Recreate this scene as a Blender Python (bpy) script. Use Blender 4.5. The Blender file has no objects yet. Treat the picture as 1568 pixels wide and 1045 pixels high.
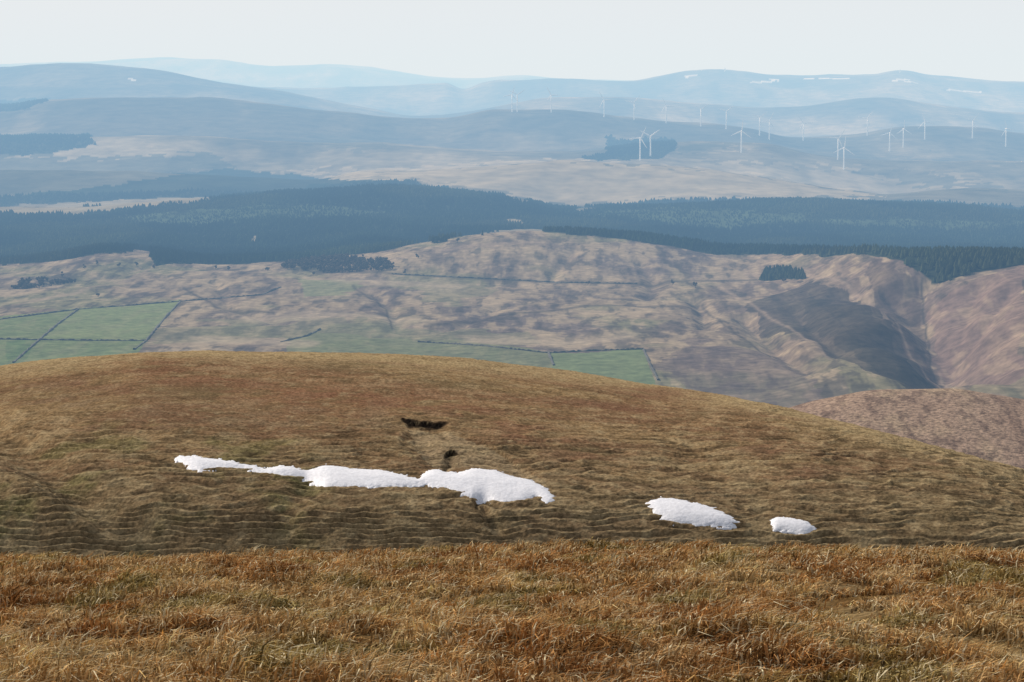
import bpy, math, numpy as np, time
from mathutils import Vector
T0=time.time()
rng=np.random.default_rng(7)
F=3536.0; P=math.radians(6.4); CP,SP=math.cos(P),math.sin(P)
CAMZ=1.7
def ray(u,v):
    u=np.asarray(u,float); v=np.asarray(v,float)
    yy=F*CP+(522.5-v)*SP; zz=-F*SP+(522.5-v)*CP
    return (u-784)/yy, zz/yy
def unproj(t,s):
    fw=CP-s*SP; up=SP+s*CP
    return 784+F*t/fw, 522.5-F*up/fw
# ---------- noise
perm=np.random.default_rng(3).permutation(512).astype(np.int64)
ga=np.random.default_rng(4).random(512)*2*np.pi
gx,gy=np.cos(ga),np.sin(ga)
def pn(x,y,seed=0):
    x=np.asarray(x)+seed*17.31; y=np.asarray(y)+seed*9.77
    xi=np.floor(x).astype(np.int64); yi=np.floor(y).astype(np.int64)
    xf=x-xi; yf=y-yi
    def g(a,b,dx,dy):
        h=perm[(perm[a&511]+b)&511]
        return gx[h]*dx+gy[h]*dy
    u=xf*xf*xf*(xf*(xf*6-15)+10); v=yf*yf*yf*(yf*(yf*6-15)+10)
    a=g(xi,yi,xf,yf); b=g(xi+1,yi,xf-1,yf); c=g(xi,yi+1,xf,yf-1); d=g(xi+1,yi+1,xf-1,yf-1)
    return ((a+(b-a)*u)+((c+(d-c)*u)-(a+(b-a)*u))*v)*1.5
def fbm(x,y,o=4,seed=0,r=.5):
    s=0;a=1;n=0
    for i in range(o):
        s=s+a*pn(x*2**i,y*2**i,seed+i*3); n+=a; a*=r
    return s/n
def sst(a,b,x):
    t=np.clip((x-a)/(b-a),0,1); return t*t*(3-2*t)
# ---------- pchip
def slopes(X,Y):
    h=np.diff(X,axis=0); d=np.diff(Y,axis=0)/h
    m=np.zeros_like(Y)
    w1=2*h[1:]+h[:-1]; w2=h[1:]+2*h[:-1]
    same=(d[1:]*d[:-1])>0
    with np.errstate(all='ignore'):
        hm=(w1+w2)/(w1/d[:-1]+w2/d[1:])
    m[1:-1]=np.where(same,hm,0); m[0]=d[0]; m[-1]=d[-1]
    return m
def pch1(xs,ys,x):
    xs=np.array(xs,float)[:,None]; ys=np.array(ys,float)[:,None]
    m=slopes(xs,ys)[:,0]; xs=xs[:,0]; ys=ys[:,0]
    m[0]=m[-1]=0
    x=np.clip(x,xs[0],xs[-1]); i=np.clip(np.searchsorted(xs,x)-1,0,len(xs)-2)
    h=xs[i+1]-xs[i]; w=(x-xs[i])/h
    return (2*w**3-3*w**2+1)*ys[i]+(w**3-2*w**2+w)*h*m[i]+(-2*w**3+3*w**2)*ys[i+1]+(w**3-w**2)*h*m[i+1]
U=np.linspace(-1500,3100,2301)
def cv(pts):
    if np.isscalar(pts): return np.full_like(U,float(pts))
    return pch1([p[0] for p in pts],[p[1] for p in pts],U)
# ---------- columns
tin=np.linspace(-.234,.234,1080)
tl=-.234-np.cumsum(np.linspace(.0008,.010,66))
tcol=np.concatenate([tl[::-1],tin,-tl]); N=len(tcol)
ctl=[]
def add(Dp,v=None,z=None,rows=10):
    D=cv(Dp)
    if z is not None: s=z/D; t=(U-784)/(F*CP)
    else: t,s=ray(U,v if not np.isscalar(v) else np.full_like(U,v))
    ctl.append((np.interp(tcol,t,D),np.interp(tcol,t,s),rows))
mid=cv([(-300,600),(-100,577),(0,563),(60,554),(150,545),(240,537),(300,536),(420,540),(560,543),(700,550),(850,565),(1000,588),(1100,605),(1200,626),(1300,650),(1400,677),(1500,702),(1568,722),(1750,775)])
add(70,z=-20.5,rows=6); add(95,z=-34,rows=8); add(200,z=-76,rows=8); add(330,z=-89,rows=20)
Dm=cv([(-200,545),(900,565),(1568,480)])
for f,g,r in [(0,0,125),(.27,.08,125),(.5,.23,120),(.78,.54,75),(1,1,12)]:
    vv=862+(mid-862)*f; DD=397+(Dm-397)*g
    t,s=ray(U,vv); ctl.append((np.interp(tcol,t,DD),np.interp(tcol,t,s),r))
add(720,mid+85,rows=8)
add(940,785,rows=90)
rh=cv([(-200,900),(800,760),(1000,690),(1120,652),(1200,628),(1260,612),(1350,598),(1450,597),(1530,607),(1568,613),(1800,640)])
add(1150,rh,rows=8)
add(1600,750,rows=12)
rr=cv([(-200,0),(1120,0),(1450,1),(1700,1)])
def addD(Dl,Dr,v,rows):
    DD=Dl+(Dr-Dl)*rr; t,s=ray(U,v if not np.isscalar(v) else np.full_like(U,v))
    ctl.append((np.interp(tcol,t,DD),np.interp(tcol,t,s),rows))
addD(2050,1900,645,75); addD(2450,2150,550,70); addD(2950,2420,482,55); addD(3400,2680,435,55)
v5=cv([(-200,415),(0,410),(80,402),(160,392),(240,398),(320,405),(430,399),(560,386),(700,366),(760,359),(820,356),(960,362),(1040,373),(1100,382),(1300,386),(1420,390),(1568,393),(1800,400)])
addD(np.interp(U,[0,820],[3750,3950]),2950,v5,12)
K_V5=len(ctl)-1
dl=cv([(-200,-15),(540,-10),(680,7),(1568,9)])
addD(4250,3700,v5+dl,45)
add(5000,cv([(-200,352),(0,350),(300,345),(560,335),(800,345),(960,352),(1100,358),(1300,364),(1568,372)]),rows=60)
f2=cv([(-200,326),(0,320),(200,311),(350,304),(480,296),(600,287),(700,295),(800,308),(860,321),(950,319),(1100,313),(1250,311),(1400,316),(1568,328),(1700,334)])
add(5800,f2,rows=8); add(6400,f2+5,rows=40)
K_F2=len(ctl)-2
h1=cv([(-200,262),(0,262),(300,268),(480,277),(560,264),(700,258),(870,248),(1000,253),(1150,270),(1300,293),(1360,300),(1450,290),(1568,292)])
add(7300,h1,rows=8); add(7900,h1+6,rows=45)
h2=cv([(-200,215),(0,212),(150,208),(350,212),(500,218),(700,228),(860,234),(1000,222),(1150,221),(1250,236),(1400,246),(1568,248)])
add(9000,h2,rows=8); add(9500,h2+6,rows=50)
h3=cv([(-200,172),(0,164),(75,153),(150,150),(300,151),(400,158),(520,172),(620,184),(680,184),(760,171),(850,171),(950,180),(1050,190),(1140,197),(1210,209),(1300,206),(1400,194),(1500,198),(1568,206),(1800,212)])
add(11000,h3,rows=8)
K_H3=len(ctl)-1
add(13000,h3+20,rows=50)
m1=cv([(-200,112),(0,104),(100,97),(200,104),(300,121),(420,137),(480,152),(560,166),(640,178),(720,172),(850,152),(950,150),(1050,158),(1200,166),(1350,150),(1450,165),(1568,175)])
add(15500,m1,rows=8); add(18000,m1+12,rows=40)
m2=cv([(-200,135),(300,132),(420,137),(470,139),(560,135),(620,131),(680,127),(710,137),(740,128),(770,123),(850,123),(960,126),(1050,113),(1110,108),(1180,113),(1250,117),(1330,117),(1380,110),(1420,116),(1500,124),(1568,129),(1800,135)])
add(21500,m2,rows=10); add(26000,m2+16,rows=26)
m3=cv([(-200,100),(100,97),(250,88),(330,90),(420,103),(500,98),(560,103),(650,119),(720,124),(800,119),(900,121),(1000,126),(1568,135)])
add(36000,m3,rows=8); add(46000,150,rows=8); add(62000,140,rows=0)
LD=np.log(np.array([c[0] for c in ctl])); S=np.array([c[1] for c in ctl])
M=slopes(LD,S)
rowsD=[];rowsS=[];kstart=[]
for k in range(len(ctl)-1):
    kstart.append(len(rowsD)); n=ctl[k][2]; h=LD[k+1]-LD[k]
    for j in range(n):
        w=j/n
        rowsD.append(np.exp(LD[k]+h*w))
        rowsS.append((2*w**3-3*w**2+1)*S[k]+(w**3-2*w**2+w)*h*M[k]+(-2*w**3+3*w**2)*S[k+1]+(w**3-w**2)*h*M[k+1])
kstart.append(len(rowsD)); rowsD.append(np.exp(LD[-1])); rowsS.append(S[-1])
D=np.array(rowsD); SS=np.array(rowsS); R=len(D)
T=np.broadcast_to(tcol,(R,N))
X=T*D; Y=D.copy(); Z=SS*D
IU,IV=unproj(T,SS)
for i,L in enumerate([6,12,25,50,100,200,400,800,1600,3200]):
    w=sst(7,13,D/L)*(1-sst(60,100,D/L))
    rmask=np.where((w.max(axis=1)>0))[0]
    if len(rmask)==0: continue
    a,b=rmask[0],rmask[-1]+1
    amp=.016 if L<80 else .023
    n=pn(X[a:b]/L,Y[a:b]/L,20+i)
    if L>=100: n=n*.5+(0.35-np.abs(pn(X[a:b]/L,Y[a:b]/L,50+i)))*.9
    Z[a:b]+=w[a:b]*amp*L*n
def inside(u,v,poly):
    poly=np.array(poly,float); res=np.zeros(u.shape,bool)
    bb=(u>=poly[:,0].min())&(u<=poly[:,0].max())&(v>=poly[:,1].min())&(v<=poly[:,1].max())
    uu=u[bb]; vv=v[bb]; r=np.zeros(uu.shape,bool)
    for i in range(len(poly)):
        x1,y1=poly[i]; x2,y2=poly[(i+1)%len(poly)]
        if y1==y2: continue
        c=((y1>vv)!=(y2>vv))&(uu<(x2-x1)*(vv-y1)/(y2-y1)+x1); r^=c
    res[bb]=r; return res
def dline(u,v,pl):
    d=np.full(u.shape,1e9)
    for (x1,y1),(x2,y2) in zip(pl[:-1],pl[1:]):
        L2=(x2-x1)**2+(y2-y1)**2+1e-9
        w=np.clip(((u-x1)*(x2-x1)+(v-y1)*(y2-y1))/L2,0,1)
        d=np.minimum(d,np.hypot(u-x1-w*(x2-x1),v-y1-w*(y2-y1)))
    return d
def hit(u,v):
    t,s=ray(u,v); j=int(np.clip(np.searchsorted(tcol,t),1,N-1))
    sc=Z[:,j]/Y[:,j]
    i=int(np.argmax(sc>=s))
    if i==0: return None
    w=(s-sc[i-1])/(sc[i]-sc[i-1]+1e-12); w=min(max(w,0),1)
    d=D[i-1,j]*(1-w)+D[i,j]*w
    return np.array([t*d,d,Z[i-1,j]*(1-w)+Z[i,j]*w])
def hitline(pl,step=4):
    out=[]
    for (x1,y1),(x2,y2) in zip(pl[:-1],pl[1:]):
        n=max(1,int(math.hypot(x2-x1,y2-y1)/step))
        for q in range(n): out.append(hit(x1+(x2-x1)*q/n,y1+(y2-y1)*q/n))
    out.append(hit(*pl[-1])); return [o for o in out if o is not None]
a,b=kstart[13],kstart[K_V5]+10
sl=slice(a,b)
def carve(pl,depth,width):
    P3=hitline(pl,12); pts=[(p[0],p[1]) for p in P3]
    d=dline(X[sl],Y[sl],pts)
    wd=width*(1+.35*pn(X[sl]/90,Y[sl]/90,77))
    Z[sl]-=depth*np.exp(-(d/wd)**1.5)
gullies=[([(1412,398),(1420,440),(1428,478),(1452,515),(1474,545)],46,55),
 ([(1300,440),(1360,470),(1410,500),(1470,542)],14,22),
 ([(1474,545),(1440,575),(1330,600),(1260,630)],16,60),
 ([(1140,480),(1165,505),(1195,530),(1250,560)],14,18),
 ([(1060,455),(1075,470),(1080,500)],10,16),([(1355,445),(1400,490)],10,14),
 ([(1215,470),(1245,500),(1290,540)],9,14),([(1500,430),(1480,480),(1470,520)],10,18),([(1545,440),(1510,490),(1480,535)],10,16),
 ([(30,440),(110,428),(190,418),(235,402)],6,16),([(760,470),(700,500),(640,510)],6,14),([(980,400),(1000,430),(990,460)],6,14),
 ([(560,440),(600,470),(610,505)],5,12),([(330,430),(350,470),(430,495)],5,12),([(880,380),(860,405),(840,430)],6,14)]
for g in gullies: carve(*g)
# ---------- mid hill details
m0,m1_=kstart[4],kstart[8]+12
ms=slice(m0,m1_)
xm,ym=X[ms],Y[ms]; um,vm=IU[ms],IV[ms]
def dent(pl,depth,wpx,asp=1.):
    d=dline(um,vm*asp,[(p[0],p[1]*asp) for p in pl]); return depth*np.exp(-(d/wpx)**2)
j3=3*pn(um/9,vm/6,3)+1.2*pn(um/3,vm/3,7)
def scar(vc,u0,u1,depth,run):
    tp=np.clip(np.minimum((um-u0)/18,(u1-um)/22),0,1)
    dv=vm+.4*j3-vc
    Z[ms]-=depth*tp*sst(0,2.2,dv)*np.exp(-np.clip(dv,0,None)/run)
    return tp,dv
vc1=643+.11*(um-618)-.0010*(um-648)**2
tp1,dv1=scar(vc1,610,690,1.0,18)
vc2=701-13*np.sqrt(np.clip(1-((um-692)/14)**2,0,1))
tp2,dv2=scar(vc2,676,707,1.4,10)
vc3=np.interp(um,[690,735,770,800,840],[655,672,692,714,737])
tp3,dv3=scar(vc3,690,838,.5,12)
Z[ms]-=dent([(640,678),(665,703),(740,706),(790,719)],.8,20,1.5)
Z[ms]-=dent([(690,703),(682,716)],.6,6,1.)
Z[ms]-=dent([(-20,650),(60,700),(130,760),(215,810),(250,850)],1.9,34,1.3)
Z[ms]+=dent([(-20,720),(60,760),(130,810)],1.1,20,1.3)
Z[ms]-=dent([(740,768),(752,790),(770,820),(850,850)],1.1,12,1.)
Z[ms]-=dent([(470,740),(430,790),(450,850)],1.,22,1.)
Z[ms]-=dent([(1060,700),(1150,760),(1170,850)],.8,40,1.)
Zsmooth=Z.copy()
zb=vm+30*pn(um/150,vm/50,5)
zone=sst(600,690,zb)
zone=zone*(0.65+.35*sst(-.3,.2,pn(xm/14,ym/9,6)))
zone=np.maximum(zone,.35*sst(.05,.3,pn(xm/16,ym/12,9)))
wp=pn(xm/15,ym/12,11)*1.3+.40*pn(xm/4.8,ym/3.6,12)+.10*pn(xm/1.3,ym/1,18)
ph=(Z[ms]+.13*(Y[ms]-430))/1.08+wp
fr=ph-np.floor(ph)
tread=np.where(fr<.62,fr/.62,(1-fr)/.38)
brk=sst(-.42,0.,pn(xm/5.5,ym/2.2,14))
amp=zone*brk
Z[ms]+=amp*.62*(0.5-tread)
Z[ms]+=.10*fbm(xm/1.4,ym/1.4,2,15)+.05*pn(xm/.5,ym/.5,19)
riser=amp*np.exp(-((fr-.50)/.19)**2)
# ---------- colours
C=np.zeros((R,N,3))
def setc(mask,col,sl_=None,a=1.):
    tgt=C if sl_ is None else C[sl_]
    m=np.asarray(mask,float)*a
    tgt[:]=tgt*(1-m[...,None])+np.array(col)*m[...,None]
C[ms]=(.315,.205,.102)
n1=fbm(xm/45,ym/30,4,30); n2=fbm(xm/9,ym/7,4,31); n3=fbm(xm/80,ym/25,3,33); n4=fbm(xm/3,ym/2.2,3,34); n5=fbm(xm/30,ym/9,4,35)
setc(sst(.0,.3,n1)*.65,(.265,.145,.075),ms)
setc(sst(.02,.3,n3)*.45,(.25,.14,.08),ms)
setc(sst(.0,.35,n2)*.5,(.44,.32,.175),ms)
setc(sst(-.05,-.35,n2)*.5,(.18,.122,.066),ms)
setc(sst(650,770,vm+40*n1)*.55,(.215,.16,.088),ms)
setc(sst(.0,.3,n2)*sst(640,750,vm)*.5,(.32,.24,.13),ms)
setc(sst(1000,1400,um+200*n1)*sst(.3,-.2,n2)*.35,(.175,.135,.07),ms)
setc(sst(.04,.22,n5)*sst(820,640,vm)*.6,(.22,.12,.068),ms)
setc(sst(.05,.35,fbm(xm/14,ym/12,3,36))*sst(600,690,vm)*sst(620,380,um)*.5,(.16,.16,.058),ms)
setc(np.exp(-(dline(um,vm*1.3,[(440,730*1.3),(440,770*1.3)])/50)**2)*sst(-.2,.3,n2)*.45,(.16,.17,.05),ms)
setc(sst(26,2,vm-np.interp(um,U,mid)+12*n2)*.6,(.47,.35,.185),ms)
setc(sst(.1,.35,n4)*.4,(.45,.34,.19),ms); setc(sst(-.1,-.35,n4)*.4,(.13,.092,.052),ms)
band=np.exp(-(dline(um,vm*3,[(250,570*3),(420,605*3),(640,612*3),(800,660*3),(900,700*3)])/55)**2)
setc(band*sst(-.3,.2,n2)*.6,(.235,.105,.062),ms)
band=np.exp(-(dline(um,vm*3,[(20,590*3),(250,640*3),(560,640*3)])/70)**2)
setc(band*sst(-.25,.3,n2)*.45,(.175,.108,.067),ms)
for cx,cy,wd_ in [(930,622,60),(1170,688,50),(885,690,45),(520,560,60),(1085,640,40),(1445,750,40),(300,600,70),(700,590,60),(1250,720,70),(1010,600,60),(150,590,60)]:
    setc(np.exp(-(((um-cx+60*n2)/wd_)**2+((vm-cy+20*n1+12*n2)/9)**2))*.65,(.21,.105,.065) if cx%20==10 else (.165,.12,.064),ms)
lobe=inside(um+2*j3,vm+j3,[(625,655),(680,660),(735,678),(780,700),(835,738),(842,752),(800,730),(760,712),(715,710),(690,716),(662,712),(640,690)])
setc(lobe*.6,(.40,.30,.175),ms)
setc(tp1*sst(-3,0,dv1)*sst(11,5,dv1+.5*j3)*.45,(.11,.07,.042),ms)
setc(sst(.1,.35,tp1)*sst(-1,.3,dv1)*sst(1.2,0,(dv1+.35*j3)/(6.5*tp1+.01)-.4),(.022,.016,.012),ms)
setc(tp2*sst(-3,0,dv2)*sst(17,9,dv2+.5*j3)*.6,(.10,.068,.042),ms)
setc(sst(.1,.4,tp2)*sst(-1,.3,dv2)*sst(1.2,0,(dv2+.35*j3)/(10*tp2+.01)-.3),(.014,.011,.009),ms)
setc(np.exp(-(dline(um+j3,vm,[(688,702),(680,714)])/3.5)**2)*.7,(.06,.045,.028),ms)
setc(tp3*sst(-.5,.5,dv3)*sst(4,2,dv3)*sst(-.2,.2,n2)*.6,(.10,.07,.045),ms)
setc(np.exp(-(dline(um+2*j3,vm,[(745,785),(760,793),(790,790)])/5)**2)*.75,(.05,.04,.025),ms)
setc(riser*.85,(.058,.042,.025),ms)  # dark soil on terracette risers, with their shade painted into the colour
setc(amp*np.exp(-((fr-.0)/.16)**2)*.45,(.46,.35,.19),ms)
# right near hill
q=slice(kstart[8]+12,kstart[12]); xq,yq=X[q],Y[q]
C[q]=(.36,.25,.175); nq=fbm(xq/30,yq/50,4,40)
setc(sst(0,.4,nq)*.6,(.26,.17,.12),q); setc(sst(-.05,-.4,nq)*.5,(.43,.32,.20),q)
setc(sst(.0,.3,fbm(xq/6,yq/16,3,44))*.6,(.15,.10,.075),q)
# valley
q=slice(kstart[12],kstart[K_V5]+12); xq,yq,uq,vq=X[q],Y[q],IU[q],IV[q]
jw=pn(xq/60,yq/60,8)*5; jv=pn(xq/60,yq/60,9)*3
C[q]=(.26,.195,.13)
nA=fbm(xq/330,yq/520,5,60); nB=fbm(xq/80,yq/260,5,61,.6); nC=fbm(xq/230,yq/400,4,62); nD=fbm(xq/22,yq/90,4,63,.6)
setc(sst(-.05,.25,nA)*.8,(.165,.125,.105),q)
setc(sst(.0,.25,nB)*.7,(.42,.32,.20),q)
setc(sst(.03,.25,nC)*.7,(.185,.18,.09),q)
setc(sst(-.06,-.28,nB)*.65,(.12,.09,.075),q)
setc(sst(1000,1250,uq)*sst(600,480,vq)*.45,(.19,.13,.10),q)
setc(sst(.05,.3,nD)*.6,(.42,.32,.20),q); setc(sst(-.05,-.3,nD)*.65,(.075,.062,.05),q)
def P_(pl,col,al=1.,jit=1.,s_=None):
    s_=q if s_ is None else s_
    setc(inside(IU[s_]+jit*(pn(X[s_]/40,Y[s_]/40,70)*6+pn(X[s_]/120,Y[s_]/120,71)*8),IV[s_]+jit*pn(X[s_]/60,Y[s_]/60,72)*5,pl),col,s_,al)
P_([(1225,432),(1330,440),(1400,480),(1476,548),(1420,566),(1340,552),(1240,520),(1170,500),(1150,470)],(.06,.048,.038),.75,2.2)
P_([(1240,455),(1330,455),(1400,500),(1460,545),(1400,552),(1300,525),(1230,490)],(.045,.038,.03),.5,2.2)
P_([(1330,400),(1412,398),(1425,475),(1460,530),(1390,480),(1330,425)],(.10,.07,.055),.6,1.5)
P_([(1430,420),(1570,400),(1570,600),(1500,590),(1478,545),(1440,480)],(.27,.175,.135),.5,2)
P_([(1060,520),(1200,540),(1260,600),(1180,640),(1060,600),(1010,560)],(.15,.11,.095),.55,2.5)
P_([(1500,560),(1570,550),(1570,610),(1480,600)],(.22,.21,.11),.4,2)
grn=(.175,.215,.08)
P_([(-60,492),(20,486),(118,474),(276,462),(224,523),(200,560),(-60,560)],grn,.9,.2)
P_([(62,521),(118,475),(276,462),(224,522)],(.215,.245,.10),.8,.2)
P_([(10,524),(60,523),(30,560),(10,560)],(.13,.18,.065),.8,.2)
P_([(440,522),(480,505),(600,520),(700,520),(840,541),(852,600),(440,600)],(.18,.195,.085),.75,1)
P_([(842,542),(985,535),(1008,600),(850,600)],(.175,.21,.09),.95,.2)
P_([(455,425),(560,430),(540,448),(470,456)],(.215,.23,.11),.7,1)
P_([(640,430),(720,420),(760,440),(700,470),(650,460)],(.20,.19,.10),.5,2)
P_([(250,500),(430,490),(640,500),(820,515),(820,530),(430,520),(230,530)],(.20,.195,.105),.45,2)
setc(sst(-.1,.3,nD)*inside(uq,vq,[(-60,462),(276,462),(224,560),(-60,560)])*.3,(.27,.25,.13),q)
for pl in [[(380,488),(520,484),(640,493)],[(720,520),(860,526),(960,514)],[(300,520),(470,527)],[(520,430),(700,440)]]:
    d=dline(uq+4*jw,(vq+jv)*2.5,[(p[0],p[1]*2.5) for p in pl]); setc(np.exp(-(d/14)**2)*.6,(.46,.36,.24),q)
for pl in [[(1230,422),(1330,436),(1400,480),(1470,518)],[(1140,420),(1230,424)],[(1100,440),(1280,540)],[(1440,480),(1480,560)],[(20,468),(200,430),(240,400)],[(600,400),(720,378),(830,372)]]:
    d=dline(uq+jw*.6,vq+jv*.5,pl); setc(np.exp(-(d/2.2)**2)*.45,(.38,.28,.20),q)
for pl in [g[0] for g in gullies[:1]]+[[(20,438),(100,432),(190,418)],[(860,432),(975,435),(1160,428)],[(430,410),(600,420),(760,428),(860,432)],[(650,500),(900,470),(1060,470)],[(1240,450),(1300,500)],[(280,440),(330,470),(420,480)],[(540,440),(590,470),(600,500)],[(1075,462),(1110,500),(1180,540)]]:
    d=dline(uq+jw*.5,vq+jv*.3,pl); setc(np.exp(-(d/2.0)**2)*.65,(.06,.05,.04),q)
# beyond
q=slice(kstart[K_V5]+12,R); xq,yq,uq,vq=X[q],Y[q],IU[q],IV[q]
C[q]=(.26,.215,.14)
nA=fbm(xq/700,yq/2600,5,80,.6); nB=fbm(xq/2600,yq/4500,4,81)
setc(sst(0,.25,nA)*.7,(.44,.36,.24),q); setc(sst(-.02,-.25,nA)*.75,(.10,.09,.065),q)
setc(sst(.0,.3,nB)*.65,(.10,.10,.075),q)
for k_,f_,al in [(m2,30,.6),(m1,30,.5),(h3,40,.6),(h2,16,.5),(h1,10,.2)]:
    dv=vq-np.interp(uq,U,k_); setc(sst(0,2,dv)*sst(f_,3,dv+10*nA)*al,(.08,.08,.06),q)
P_([(340,265),(560,262),(860,245),(1110,262),(1360,303),(1200,306),(860,314),(700,285),(560,272)],(.48,.38,.24),.65,2)
P_([(180,240),(335,236),(356,262),(300,262),(150,300),(-200,300),(-200,240)],(.08,.085,.06),.7,2)
P_([(1310,262),(1420,268),(1540,290),(1545,298),(1400,286)],(.09,.09,.065),.65,2)
P_([(1000,235),(1200,225),(1400,245),(1568,250),(1568,275),(1300,262),(1100,250)],(.12,.115,.085),.55,2.5)
P_([(450,215),(520,205),(640,215),(560,235)],(.11,.11,.08),.5,2.5)
P_([(1036,226),(1150,216),(1156,221),(1040,236)],(.08,.085,.06),.6,1)
FOR=[]
fcol=(.022,.034,.02)
def Fp(pl,jit=1.,col=fcol): FOR.append(pl); P_(pl,col,.93,jit,slice(kstart[13],R))
Fp([(-400,410),(0,408),(80,401),(160,390),(228,386),(236,403),(320,408),(430,400),(560,387),(620,378),(700,365),(820,352),(1000,350),(1000,330),(860,320),(600,276),(480,284),(440,298),(200,320),(-400,345)],.6)
Fp([(830,357),(870,325),(1000,310),(1200,306),(1370,308),(1568,320),(2200,335),(2200,420),(1568,400),(1300,392),(1100,390),(960,366)],.4)
Fp([(-400,306),(20,303),(180,280),(340,260),(480,274),(560,280),(440,296),(350,301),(150,312),(-400,335)],.8)
Fp([(-400,206),(20,209),(138,208),(148,222),(80,236),(-400,252)],.8)
Fp([(-400,150),(20,152),(76,152),(40,168),(-400,172)],.6)
Fp([(886,244),(930,236),(930,211),(960,214),(1032,213),(1034,230),(1010,244),(905,247)],.5)
Fp([(1165,429),(1172,414),(1190,411),(1228,418),(1232,428),(1195,431)],.2)
CLR=[[(20,322),(200,309),(330,301),(345,304),(200,322),(20,334)],[(780,338),(800,340),(805,347),(775,345)],[(384,364),(392,364),(393,374),(385,374)]]
for c in CLR: P_(c,(.33,.27,.17),.9,.4,slice(kstart[K_V5]+12,R))
YNG=[[(880,322),(1100,322),(1250,335),(1568,340),(1568,352),(1400,350),(1240,345),(1100,352),(960,340),(870,334)],[(150,335),(420,318),(600,318),(560,330),(300,350)]]
for c in YNG: P_(c,(.075,.10,.05),.85,1.5,slice(kstart[K_V5]+12,R))
for pl in [[(1150,126),(1185,124)],[(1180,121),(1192,123)],[(1232,121),(1245,121)],[(1254,121),(1300,122)],[(1450,135),(1502,136)],[(1368,127),(1392,124)],[(1386,127),(1404,129)],[(198,123),(206,126)],[(1050,121),(1066,119)]]:
    d=dline(uq,vq*1.6,[(p[0],p[1]*1.6) for p in pl]); setc((d<1.7)*.9,(.85,.85,.87),q)
C=np.clip(C,0,1)
# ---------- mesh helpers
def mkmesh(name,co,faces_quads=None,tris=None,col=None,smooth=True,mat=None,link=True):
    me=bpy.data.meshes.new(name)
    co=np.ascontiguousarray(co,dtype=np.float32); me.vertices.add(len(co)); me.vertices.foreach_set('co',co.ravel())
    loops=[];tot=[]
    if faces_quads is not None and len(faces_quads): loops.append(faces_quads.ravel()); tot.append(np.full(len(faces_quads),4))
    if tris is not None and len(tris): loops.append(tris.ravel()); tot.append(np.full(len(tris),3))
    loops=np.concatenate(loops).astype(np.int32); tot=np.concatenate(tot).astype(np.int32)
    st=np.concatenate([[0],np.cumsum(tot)[:-1]]).astype(np.int32)
    me.loops.add(len(loops)); me.loops.foreach_set('vertex_index',loops)
    me.polygons.add(len(tot)); me.polygons.foreach_set('loop_start',st)
    try: me.polygons.foreach_set('loop_total',tot)
    except Exception: pass
    me.update(calc_edges=True)
    me.polygons.foreach_set('use_smooth',np.full(len(tot),smooth,dtype=bool))
    if col is not None:
        at=me.color_attributes.new('Col','FLOAT_COLOR','POINT')
        at.data.foreach_set('color',np.concatenate([col,np.ones((len(col),1))],axis=1).astype(np.float32).ravel())
    if mat: me.materials.append(mat)
    ob=bpy.data.objects.new(name,me)
    if link: bpy.context.scene.collection.objects.link(ob)
    return ob
def gridq(r,c):
    i=np.arange(r*c).reshape(r,c)
    return np.stack([i[:-1,:-1],i[:-1,1:],i[1:,1:],i[1:,:-1]],-1).reshape(-1,4)
def mat(name,varscales,varamt,rough=.95,bump=None):
    m=bpy.data.materials.new(name); m.use_nodes=True; nt=m.node_tree; n=nt.nodes; l=nt.links
    n.remove(n['Principled BSDF']); b=n.new('ShaderNodeBsdfDiffuse'); b.inputs['Roughness'].default_value=.5
    l.new(b.outputs[0],n['Material Output'].inputs['Surface'])
    at=n.new('ShaderNodeAttribute'); at.attribute_name='Col'
    tc=n.new('ShaderNodeTexCoord'); last=at.outputs['Color']
    for sc,am in zip(varscales,varamt):
        no=n.new('ShaderNodeTexNoise'); no.inputs['Scale'].default_value=1/sc; no.inputs['Detail'].default_value=2; no.inputs['Roughness'].default_value=.65
        l.new(tc.outputs['Object'],no.inputs['Vector'])
        mr=n.new('ShaderNodeMapRange'); mr.inputs[1].default_value=.3; mr.inputs[2].default_value=.7; mr.inputs[3].default_value=1-am; mr.inputs[4].default_value=1+am
        l.new(no.outputs['Fac'],mr.inputs[0])
        vm_=n.new('ShaderNodeVectorMath'); vm_.operation='SCALE'; l.new(last,vm_.inputs[0]); l.new(mr.outputs[0],vm_.inputs['Scale']); last=vm_.outputs[0]
    l.new(last,b.inputs['Color'])
    if bump:
        no=n.new('ShaderNodeTexNoise'); no.inputs['Scale'].default_value=1/bump[0]; no.inputs['Detail'].default_value=2
        l.new(tc.outputs['Object'],no.inputs['Vector'])
        bp=n.new('ShaderNodeBump'); bp.inputs['Distance'].default_value=bump[1]; bp.inputs['Strength'].default_value=1
        l.new(no.outputs['Fac'],bp.inputs['Height']); l.new(bp.outputs[0],b.inputs['Normal'])
    return m
m_mid=mat('moor_grass',[.7],[.45],bump=(.6,.18))
m_rh=mat('tussock_moor',[2],[.5],bump=(2.5,.8))
m_val=mat('valley_moor',[14],[.25],bump=(25,2.5))
m_far=mat('far_moor',[90],[.25],bump=(150,18))
Zw=Z+CAMZ
def part(name,r0,r1,m):
    co=np.stack([X[r0:r1],Y[r0:r1],Zw[r0:r1]],-1).reshape(-1,3)
    return mkmesh(name,co,gridq(r1-r0,N),col=C[r0:r1].reshape(-1,3),mat=m)
e1=kstart[8]+12; e2=kstart[12]; e3=kstart[K_V5]+12
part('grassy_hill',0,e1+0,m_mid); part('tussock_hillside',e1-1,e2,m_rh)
part('valley_moorland',e2-1,e3,m_val); part('distant_hills',e3-1,R,m_far)
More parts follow.
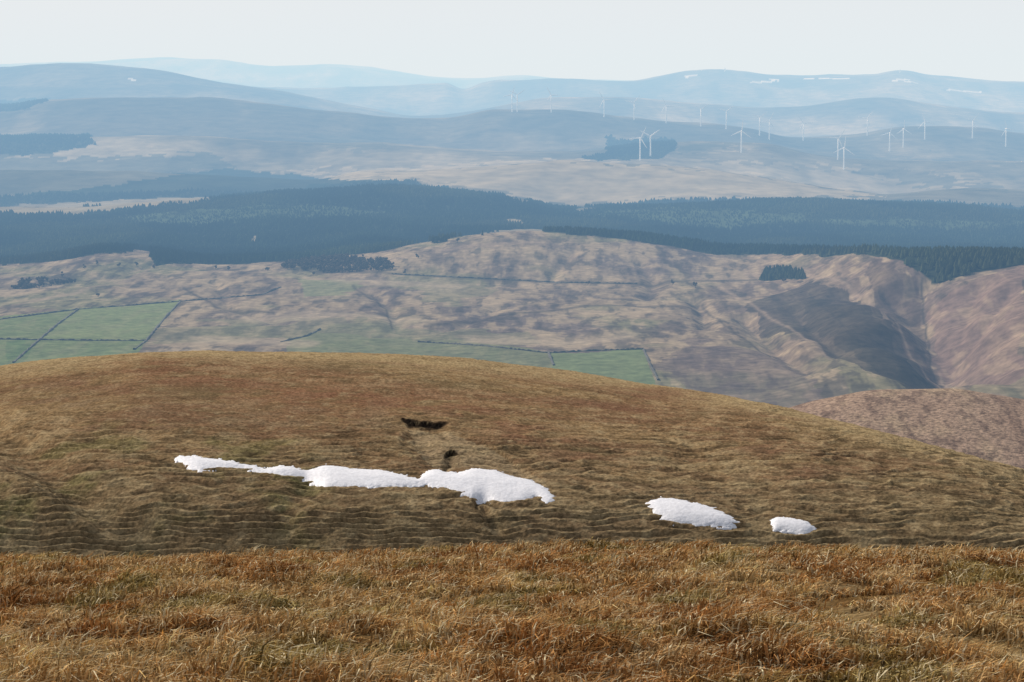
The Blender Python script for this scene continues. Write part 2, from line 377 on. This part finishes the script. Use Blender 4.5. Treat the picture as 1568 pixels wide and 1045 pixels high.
# ---------- snow
def matp(name,col,rough=.8,nsc=None,namt=0.,bump=None):
    m=bpy.data.materials.new(name); m.use_nodes=True; nt=m.node_tree; n=nt.nodes; l=nt.links
    b=n['Principled BSDF']; b.inputs['Roughness'].default_value=rough
    tc=n.new('ShaderNodeTexCoord')
    no=n.new('ShaderNodeTexNoise'); no.inputs['Scale'].default_value=1/(nsc or 1); no.inputs['Detail'].default_value=4
    l.new(tc.outputs['Object'],no.inputs['Vector'])
    cr=n.new('ShaderNodeValToRGB'); cr.color_ramp.elements[0].position=.3; cr.color_ramp.elements[1].position=.7
    cr.color_ramp.elements[0].color=(*[c*(1-namt) for c in col],1); cr.color_ramp.elements[1].color=(*[min(1,c*(1+namt)) for c in col],1)
    l.new(no.outputs['Fac'],cr.inputs[0]); l.new(cr.outputs[0],b.inputs['Base Color'])
    if bump:
        bp=n.new('ShaderNodeBump'); bp.inputs['Distance'].default_value=bump; l.new(no.outputs['Fac'],bp.inputs['Height']); l.new(bp.outputs[0],b.inputs['Normal'])
    return m
m_snow=matp('old_snow',(.74,.73,.75),.6,.6,.10,.09)
def snow(poly,th,infl):
    u0,u1=min(p[0] for p in poly)-12,max(p[0] for p in poly)+12
    v0,v1=min(p[1] for p in poly)-12,max(p[1] for p in poly)+12
    jj=np.where((tcol>ray(u0,750)[0])&(tcol<ray(u1,750)[0]))[0]; ja,jb=jj[0],jj[-1]
    sub=IV[m0:m1_,ja:jb]; ii=np.where(((sub>v0)&(sub<v1)).any(axis=1))[0]; ia,ib=m0+ii[0],m0+ii[-1]
    u,v=IU[ia:ib,ja:jb],IV[ia:ib,ja:jb]; x,y=X[ia:ib,ja:jb],Y[ia:ib,ja:jb]
    ins=inside(u,v,poly); d=dline(u,v,list(poly)+[poly[0]]); d=np.where(ins,d,-d)
    dj=d+1.0+2.4*pn(u/9,v/4,90)+1.6*pn(u/2.8,v/2,91)
    ds=np.clip(d,0,30)
    for _ in range(6):
        ds[1:-1]=(ds[:-2]+ds[1:-1]*2+ds[2:])/4; ds[:,1:-1]=(ds[:,:-2]+ds[:,1:-1]*2+ds[:,2:])/4
    z=Zsmooth[ia:ib,ja:jb]+.10*fbm(x/4,y/3,3,93)+np.where(dj>0,.10*np.minimum(dj,4)/4+th*(1-np.exp(-ds/infl)),dj*.22)
    keep=(dj>-5); idx=gridq(*u.shape); kf=keep.ravel()[idx].all(axis=1); idx=idx[kf]
    used=np.unique(idx); mp=np.zeros(u.size,int); mp[used]=np.arange(len(used))
    co=np.stack([x,y,z+CAMZ],-1).reshape(-1,3)[used]
    mkmesh('snow_patch',co,mp[idx],mat=m_snow)
snow([(268,703),(275,697),(300,699),(335,704),(362,709),(385,712),(400,717),(430,714),(470,717),(500,712),(540,716),(580,720),(600,724),(622,729),(640,734),(650,726),(662,717),(675,717),(700,724),(722,714),(760,715),(790,725),(815,735),(840,752),(853,768),(840,770),(820,761),(800,768),(770,769),(745,760),(725,761),(690,751),(650,742),(610,746),(560,745),(500,743),(482,736),(468,728),(430,728),(405,724),(370,716),(330,718),(305,722),(285,713)],.85,12)
snow([(990,774),(1008,765),(1030,765),(1060,772),(1090,778),(1115,788),(1133,798),(1118,806),(1080,806),(1030,802),(1008,792)],.6,9)
snow([(1180,795),(1190,790),(1215,794),(1235,799),(1250,809),(1230,820),(1208,812),(1186,809)],.45,7)
# ---------- forests
area=np.abs((X[:-1,1:]-X[:-1,:-1])*(Y[1:,:-1]-Y[:-1,:-1]))
cu=.5*(IU[:-1,:-1]+IU[1:,1:]); cvv=.5*(IV[:-1,:-1]+IV[1:,1:])
def sample(polys,excl,dens,r0,r1,jit=1.):
    sub=(slice(r0,r1),slice(0,N-1)); u,v=cu[sub],cvv[sub]; x,y=X[:-1,:-1][sub],Y[:-1,:-1][sub]
    ju=u+jit*(pn(x/40,y/40,70)*6+pn(x/120,y/120,71)*8)*.6; jv=v+jit*pn(x/60,y/60,72)*3
    m=np.zeros(u.shape,bool)
    for p in polys: m|=inside(ju,jv,p)
    for p in excl: m&=~inside(ju,jv,p)
    m&=(np.abs(tcol[:-1])<.27)[None,:]
    ex=area[sub]*m*dens*(4800/D[:-1,:-1][sub])**1.6
    cnt=rng.poisson(ex); ii,jj=np.nonzero(cnt); rep=cnt[ii,jj]; ii=np.repeat(ii,rep)+r0; jj=np.repeat(jj,rep)
    a_=rng.random(len(ii)); b_=rng.random(len(ii))
    def bl(A): return A[ii,jj]*(1-a_)*(1-b_)+A[ii+1,jj]*a_*(1-b_)+A[ii,jj+1]*(1-a_)*b_+A[ii+1,jj+1]*a_*b_
    return bl(X),bl(Y),bl(Zw)
def conifers(name,x,y,z,h0,h1,m):
    n=len(x)
    sc=np.maximum(1,(y/5000)**.9)
    h=(h0+(h1-h0)*rng.random(n))*(1+.25*pn(x/140,y/140,95)); r=h*.3*sc*(.8+.4*rng.random(n))
    k=5; an=np.arange(k)/k*2*np.pi
    th=an[None,:]+rng.random((n,1))*6.28
    co=np.zeros((n,2*k+1,3))
    for ring,(zf,rf) in enumerate([(.05,1.),(.5,.62)]):
        rad=r[:,None]*rf*(.65+.7*rng.random((n,k)))
        co[:,ring*k:(ring+1)*k,0]=x[:,None]+np.cos(th)*rad; co[:,ring*k:(ring+1)*k,1]=y[:,None]+np.sin(th)*rad
        co[:,ring*k:(ring+1)*k,2]=z[:,None]+h[:,None]*(zf+.12*rng.random((n,k)))
    co[:,2*k,0]=x; co[:,2*k,1]=y; co[:,2*k,2]=z+h
    f=[]
    for i in range(k):
        j=(i+1)%k; f+= [[i,j,k+j],[i,k+j,k+i],[k+i,k+j,2*k]]
    tr=(np.array(f)[None]+(np.arange(n)*(2*k+1))[:,None,None]).reshape(-1,3)
    g=(.8+.4*rng.random(n))*(1+.9*fbm(x/260,y/520,3,96)); col=np.array([.034,.050,.028])[None]*g[:,None]
    col+= (np.array([.035,.032,.012])[None]*(sst(.1,.35,pn(x/330,y/500,97)))[:,None])
    mkmesh(name,co.reshape(-1,3),tris=tr,col=np.repeat(np.clip(col,0,1),2*k+1,axis=0),smooth=False,mat=m)
m_con=mat('conifer_foliage',[],[])
rv=kstart[K_V5]-40
x,y,z=sample(FOR[:3],CLR+YNG,1/85,rv,kstart[K_F2]+25); conifers('conifer_forest',x,y,z,7,12,m_con); nt_=len(x)
x,y,z=sample(YNG,CLR,1/110,rv,kstart[K_F2]+10); conifers('young_conifer_plantation',x,y,z,4,7,m_con)
x,y,z=sample(FOR[3:6],[],1/120,kstart[K_F2]+10,kstart[K_H3]+5); conifers('distant_conifer_plantation',x,y,z,9,13,m_con)
x,y,z=sample(FOR[6:7],[],1/40,kstart[13],kstart[K_V5],.2); conifers('shelterbelt_conifers',x,y,z,6,10,m_con)
print('trees',nt_)
def broad(name,x,y,z,h0,h1,m):
    n=len(x); k=7; parts=[];tris=[];base=0;cols=[]
    for c in range(5):
        h=h0+(h1-h0)*rng.random(n); R_=h*.2
        ox=x+(rng.random(n)-.5)*h*.6; oy=y+(rng.random(n)-.5)*h*.6; oz=z+h*(.35+.4*rng.random(n))
        co=np.zeros((n,k*2+2,3)); an=np.arange(k)/k*2*np.pi
        for ring,zz in enumerate([-.35,.35]):
            rad=R_[:,None]*(.6+.7*rng.random((n,k)))
            co[:,ring*k:(ring+1)*k,0]=ox[:,None]+np.cos(an)*rad; co[:,ring*k:(ring+1)*k,1]=oy[:,None]+np.sin(an)*rad
            co[:,ring*k:(ring+1)*k,2]=(oz+zz*R_)[:,None]+R_[:,None]*.4*(rng.random((n,k))-.5)
        co[:,2*k]=np.stack([ox,oy,oz-R_],-1); co[:,2*k+1]=np.stack([ox,oy,oz+R_],-1)
        f=[]
        for i in range(k):
            j=(i+1)%k; f+=[[i,j,k+j],[i,k+j,k+i],[k+i,k+j,2*k+1],[j,i,2*k]]
        parts.append(co.reshape(-1,3)); tris.append((np.array(f)[None]+(np.arange(n)*(2*k+2))[:,None,None]).reshape(-1,3)+base); base+=n*(2*k+2)
        cols.append(np.repeat(np.array([.085,.07,.05])[None]*(.6+.8*rng.random((n,1))),2*k+2,axis=0))
    co=np.zeros((n,6,3)); an=np.arange(3)*2.094
    for i in range(3):
        for rg,(zf,rw) in enumerate([(-.05,.45),(.6,.2)]):
            co[:,rg*3+i,0]=x+math.cos(an[i])*rw; co[:,rg*3+i,1]=y+math.sin(an[i])*rw; co[:,rg*3+i,2]=z+h0*zf
    f=[[0,1,4],[0,4,3],[1,2,5],[1,5,4],[2,0,3],[2,3,5]]
    parts.append(co.reshape(-1,3)); tris.append((np.array(f)[None]+(np.arange(n)*6)[:,None,None]).reshape(-1,3)+base); cols.append(np.full((n*6,3),.04))
    mkmesh(name,np.concatenate(parts),tris=np.concatenate(tris),col=np.concatenate(cols),smooth=False,mat=m)
m_br=mat('bare_broadleaf',[3],[.3])
W=[[(432,412),(440,403),(520,396),(590,402),(606,416),(560,417)],[(20,440),(70,432),(110,430),(115,426),(60,428),(20,434)]]
x,y,z=sample(W,[],1/110,kstart[14],kstart[K_V5]+5,.5)
xs=[];ys=[];zs=[]
for uu,vv in [(130,412),(150,406),(182,409),(210,409),(236,412),(95,425),(700,372),(640,396),(330,412),(350,414),(1030,436),(1065,441),(1200,432),(480,422),(900,437),(150,455),(410,415),(620,420)]:
    p=hit(uu,vv)
    if p is not None: xs.append(p[0]);ys.append(p[1]);zs.append(p[2]+CAMZ)
broad('broadleaf_woodland',np.concatenate([x,xs]),np.concatenate([y,ys]),np.concatenate([z,zs]),5,10,m_br)
# ---------- field hedges
m_hedge=matp('hedge',(.06,.055,.04),.9,2.,.4)
def hedge(pl,w=1.3,h=1.5):
    pts=[p for p in hitline(pl,3)]
    co=[];n=len(pts)
    for i,p in enumerate(pts):
        a_=pts[max(0,i-1)]; b_=pts[min(n-1,i+1)]; d=np.array([b_[0]-a_[0],b_[1]-a_[1]]); d/=np.linalg.norm(d)+1e-9; nn=np.array([-d[1],d[0]])
        hh=h*(.4+1.1*rng.random()); ww=w*(.6+.8*rng.random())
        for o,zz in [(-1,-.6),(-.7,hh*.8),(0,hh),(.7,hh*.8),(1,-.6)]:
            co.append([p[0]+nn[0]*o*ww,p[1]+nn[1]*o*ww,p[2]+zz+CAMZ])
    mkmesh('field_hedge',np.array(co),gridq(n,5),smooth=False,mat=m_hedge)
for pl in [[(-40,495),(20,487),(120,474),(200,468),(276,462)],[(276,462),(250,490),(224,522)],[(120,474),(88,497),(60,521),(20,556)],[(-40,519),(60,521),(140,522),(224,522)],[(224,522),(205,536)],
  [(985,535),(996,560),(1008,583)],[(840,541),(900,538),(985,535)],[(840,541),(848,560)],[(276,462),(400,452),(430,440)],[(600,420),(760,428),(860,433)],[(860,433),(975,435)],[(430,524),(470,515),(490,505)],[(640,524),(740,530),(840,541)]]:
    hedge(pl)
# ---------- wind turbines
m_tur=matp('turbine_paint',(.80,.81,.82),.5,3.,.03)
def lathe(prof,seg=14):
    co=[];n=len(prof)
    for r,z in prof:
        for i in range(seg): a=2*math.pi*i/seg; co.append([r*math.cos(a),r*math.sin(a),z])
    q=[[j*seg+i,j*seg+(i+1)%seg,(j+1)*seg+(i+1)%seg,(j+1)*seg+i] for j in range(n-1) for i in range(seg)]
    return np.array(co),np.array(q)
HUB=80.;RAD=45.
co,fq=lathe([(3.0,-3),(2.8,0),(2.2,HUB*.55),(1.7,HUB),(0.01,HUB+.1)]); tower_me=mkmesh('tower',co,fq,mat=m_tur,link=False).data
nr=[(0.01,-4.5),(1.2,-4.3),(2.0,-2.5),(2.1,0),(2.,4),(1.6,5.6),(.01,5.8)]
co,fq=lathe(nr,10); co=co[:,[0,2,1]]*np.array([1,1,1.05]); co[:,2]+=HUB+1.5; co[:,1]+=1.0; nac_me=mkmesh('nacelle',co,fq[:,::-1],mat=m_tur,link=False).data
co,fq=lathe([(0.01,-2.6),(.9,-2.2),(1.5,-1),(1.6,.6),(.01,.7)],12); co=co[:,[0,2,1]]; hub_me=mkmesh('rotor_hub',co,fq[:,::-1],mat=m_tur,link=False).data
bl=[]
sec=[(1.0,1.,.9),(3,1.,.9),(8,2.3,.6),(20,1.8,.4),(32,1.3,.25),(42,.7,.14),(RAD,.15,.05)]
for zz,c,th in sec:
    for k_ in range(8):
        a=2*math.pi*k_/8; bl.append([c*math.cos(a)+.3*c,th*math.sin(a)+.15*c*math.cos(a),zz])
bq=[[j*8+i,j*8+(i+1)%8,(j+1)*8+(i+1)%8,(j+1)*8+i] for j in range(len(sec)-1) for i in range(8)]
bl_me=mkmesh('blade',np.array(bl),np.array(bq),mat=m_tur,link=False).data
sc=bpy.context.scene.collection
def turbine(u,v,k=1.):
    p=hit(u,v)
    if p is None: return
    e=bpy.data.objects.new('wind_turbine',None); e.location=(p[0],p[1],p[2]+CAMZ-1); e.rotation_euler=(0,0,rng.uniform(-.5,.4)); e.scale=(k,k,k); sc.objects.link(e)
    for nm,me in [('tower',tower_me),('nacelle',nac_me)]:
        o=bpy.data.objects.new(nm,me); o.parent=e; sc.objects.link(o)
    ph=rng.uniform(0,2.09)
    h_=bpy.data.objects.new('rotor_hub',hub_me); h_.parent=e; h_.location=(0,-5,HUB+1.5); sc.objects.link(h_)
    for i in range(3):
        b_=bpy.data.objects.new('blade_%d'%(i+1),bl_me); b_.parent=e; b_.location=(0,-5.8,HUB+1.5); b_.rotation_euler=(0,ph+i*2.0944,0); sc.objects.link(b_)
for u,v in [(784,172),(792,172),(844,172.5),(925,180),(971,184),(1020,189),(1073,194),(1112,198),(1135,234),(1163,208),(1178,214),(980,246),(996,243),(1283,245),(1292,260),(1362,232),(1383,226),(1489,212),(1328,208),(1416,214),(1540,225),(1230,216)]:
    turbine(u,v,1.0)
def mast(u,v):
    p=hit(u,v)
    if p is None: return
    co,fq=lathe([(5,-5),(4,10),(2,30),(1,40),(.01,41)],8); co2,fq2=lathe([(0.01,20),(6,21),(6,27),(.01,28)],8)
    o=mkmesh('radio_mast',np.concatenate([co,co2]),np.concatenate([fq,fq2+len(co)]),mat=m_tur); o.location=(p[0],p[1],p[2]+CAMZ)
mast(1110,110); mast(1378,112)
# ---------- foreground slope
def fz(x,y):
    z=-.168*y-.00094*np.maximum(0,y-30)**2-.01*np.maximum(0,y-55)**2
    z=z+.15*pn(x/9,y/9,101)+.12*pn(x/3.1,y/3.1,102)+.07*pn(x/1.1,y/1.1,103)
    z=z+.25*pn(x/22+3,y/40,104)*sst(5,30,y)
    return z
gx_=np.arange(-45,45.01,.2); gy_=np.concatenate([np.arange(-12,9,.5),np.arange(9,62,.16),np.arange(62,96,.5)])
GX,GY=np.meshgrid(gx_,gy_); GZ=fz(GX,GY)+.035*pn(GX/.4,GY/.4,105)
def gcol(x,y):
    n1=fbm(x/3.5,y/6,3,110); n2=fbm(x/1.0,y/1.4,3,111)
    c=np.zeros(x.shape+(3,)); c[:]=(.52,.29,.105)
    def mx(m,col):
        c[:]=c*(1-m[...,None])+np.array(col)*m[...,None]
    mx(sst(-.05,.25,n1)*.7,(.42,.20,.065)); mx(sst(.0,.3,n2)*.65,(.74,.53,.26)); mx(sst(-.05,-.3,n1)*.6,(.66,.46,.21))
    mx(sst(.18,.42,pn(x/1.6,y/2.4,115))*.55,(.28,.25,.08)); mx(sst(-.12,-.4,n2)*.5,(.28,.125,.045))
    return c
cc=gcol(GX,GY)*.34
m_fg=mat('turf',[.15],[.5],bump=(.08,.04))
mkmesh('foreground_slope',np.stack([GX,GY,GZ],-1).reshape(-1,3),gridq(*GX.shape),col=cc.reshape(-1,3),mat=m_fg)
n=200000
yy=rng.uniform(12,58,n); xx=rng.uniform(-1,1,n)*(.25*yy+1)
acc=rng.random(n)<np.clip(1.25-yy/60,.3,1)*np.clip((.25*yy+1)/(.25*58+1)*2.2,0,1)*.26
cl=pn(xx/.7,yy/.7,120)+.6*pn(xx/2.1,yy/2.1,121)
acc&=(cl>-.55+rng.random(n)*.4)
xx,yy,cl=xx[acc],yy[acc],cl[acc]; nt_=len(xx)
bpt=17
X0=np.repeat(xx,bpt); Y0=np.repeat(yy,bpt); CL=np.repeat(cl,bpt); nb=len(X0)
X0=X0+rng.normal(0,.085,nb); Y0=Y0+rng.normal(0,.085,nb); Z0=fz(X0,Y0)-.01
tuftr=np.repeat(rng.random(nt_),bpt); taz=np.repeat(rng.uniform(0,2*np.pi,nt_),bpt)
L=(.065+.14*rng.random(nb))*(1+1.3*np.clip(CL,-.45,.8))
az=taz+rng.normal(0,1.1,nb); lean=rng.uniform(.25,1.3,nb)
dx=np.cos(az)*lean+.35; dy=np.sin(az)*lean-.15
wd=.004+.005*rng.random(nb); wd*= (.8+Y0/38)
pa=rng.uniform(0,np.pi,nb); wx,wy=np.cos(pa)*wd,np.sin(pa)*wd*.6
co=np.zeros((nb,5,3))
co[:,0]=np.stack([X0-wx,Y0-wy,Z0],-1); co[:,1]=np.stack([X0+wx,Y0+wy,Z0],-1)
mx_,my_,mz_=X0+dx*L*.35,Y0+dy*L*.35,Z0+L*.62
co[:,2]=np.stack([mx_+wx*.8,my_+wy*.8,mz_],-1); co[:,3]=np.stack([mx_-wx*.8,my_-wy*.8,mz_],-1)
co[:,4]=np.stack([X0+dx*L,Y0+dy*L,Z0+L*np.clip(1.0-.4*lean,.3,1)],-1)
bi=np.arange(nb)[:,None]*5
bq=bi+np.array([[0,1,2,3]]); bt=bi+np.array([[3,2,4]])
c=gcol(X0,Y0)
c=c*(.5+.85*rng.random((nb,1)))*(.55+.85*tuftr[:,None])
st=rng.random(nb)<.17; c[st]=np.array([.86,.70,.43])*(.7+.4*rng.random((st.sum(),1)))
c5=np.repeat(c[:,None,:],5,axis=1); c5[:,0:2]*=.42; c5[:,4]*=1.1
m_gr=mat('dry_grass',[],[])
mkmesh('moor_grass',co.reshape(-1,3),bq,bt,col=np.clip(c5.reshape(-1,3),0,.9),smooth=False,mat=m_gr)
print('blades',nb,'grid',R,N,'time',time.time()-T0)
# ---------- haze volume, its added glow stands in for scattered sunlight
hz=bpy.data.materials.new('haze'); hz.use_nodes=True; nt=hz.node_tree; nt.nodes.clear()
out=nt.nodes.new('ShaderNodeOutputMaterial'); ab=nt.nodes.new('ShaderNodeVolumeAbsorption'); em=nt.nodes.new('ShaderNodeEmission'); ad=nt.nodes.new('ShaderNodeAddShader')
sig=np.array([.034,.060,.094])/1000; cin=np.array([.775,.84,.865])
dens=2e-4; ab.inputs['Color'].default_value=(*(1-sig/dens),1); ab.inputs['Density'].default_value=dens
e=sig*cin; em.inputs['Color'].default_value=(*(e/e.max()),1); em.inputs['Strength'].default_value=float(e.max())
nt.links.new(ab.outputs[0],ad.inputs[0]); nt.links.new(em.outputs[0],ad.inputs[1]); nt.links.new(ad.outputs[0],out.inputs['Volume'])
bx=[(sx,sy,sz) for sz in (-900,700) for sy in (620,70000) for sx in (-50000,50000)]
q6=np.array([[0,2,3,1],[4,5,7,6],[0,1,5,4],[2,6,7,3],[0,4,6,2],[1,3,7,5]])
mkmesh('haze',np.array(bx,float),q6,smooth=False,mat=hz)
# ---------- light
SA=math.radians(-52); SE=math.radians(36)
w=bpy.data.worlds.new('World'); bpy.context.scene.world=w; w.use_nodes=True; nt=w.node_tree
sk=nt.nodes.new('ShaderNodeTexSky'); sk.sky_type='NISHITA'; sk.sun_disc=False; sk.sun_elevation=SE; sk.sun_rotation=SA%(2*math.pi); sk.altitude=500; sk.dust_density=4; sk.air_density=1.0; sk.ozone_density=1
bg=nt.nodes['Background']; bg.inputs['Strength'].default_value=.10
geo=nt.nodes.new('ShaderNodeTexCoord'); sep=nt.nodes.new('ShaderNodeSeparateXYZ'); nt.links.new(geo.outputs['Generated'],sep.inputs[0])
mr=nt.nodes.new('ShaderNodeMapRange'); mr.inputs[1].default_value=0; mr.inputs[2].default_value=.6; mr.inputs[3].default_value=.93; mr.inputs[4].default_value=.15
nt.links.new(sep.outputs['Z'],mr.inputs[0])
mx=nt.nodes.new('ShaderNodeMix'); mx.data_type='RGBA'; nt.links.new(mr.outputs[0],mx.inputs['Factor']); nt.links.new(sk.outputs[0],mx.inputs[6]); mx.inputs[7].default_value=(8.6,8.7,8.6,1)
nt.links.new(mx.outputs[2],bg.inputs[0])
sd=bpy.data.lights.new('sun','SUN'); sd.energy=4.3; sd.angle=math.radians(.5); sd.color=(1,.95,.88)
so=bpy.data.objects.new('sun',sd); sc.objects.link(so)
to=Vector((math.sin(SA)*math.cos(SE),math.cos(SA)*math.cos(SE),math.sin(SE)))
so.rotation_euler=to.to_track_quat('Z','Y').to_euler()
cam=bpy.data.cameras.new('camera'); co_=bpy.data.objects.new('camera',cam); sc.objects.link(co_)
co_.location=(0,0,CAMZ); co_.rotation_euler=(math.radians(90)-P,0,0); cam.sensor_width=36; cam.lens=36*F/1568; cam.clip_start=.1; cam.clip_end=150000
bpy.context.scene.camera=co_
v=bpy.context.scene.view_settings; v.view_transform='Standard'; v.look='None'; v.exposure=0
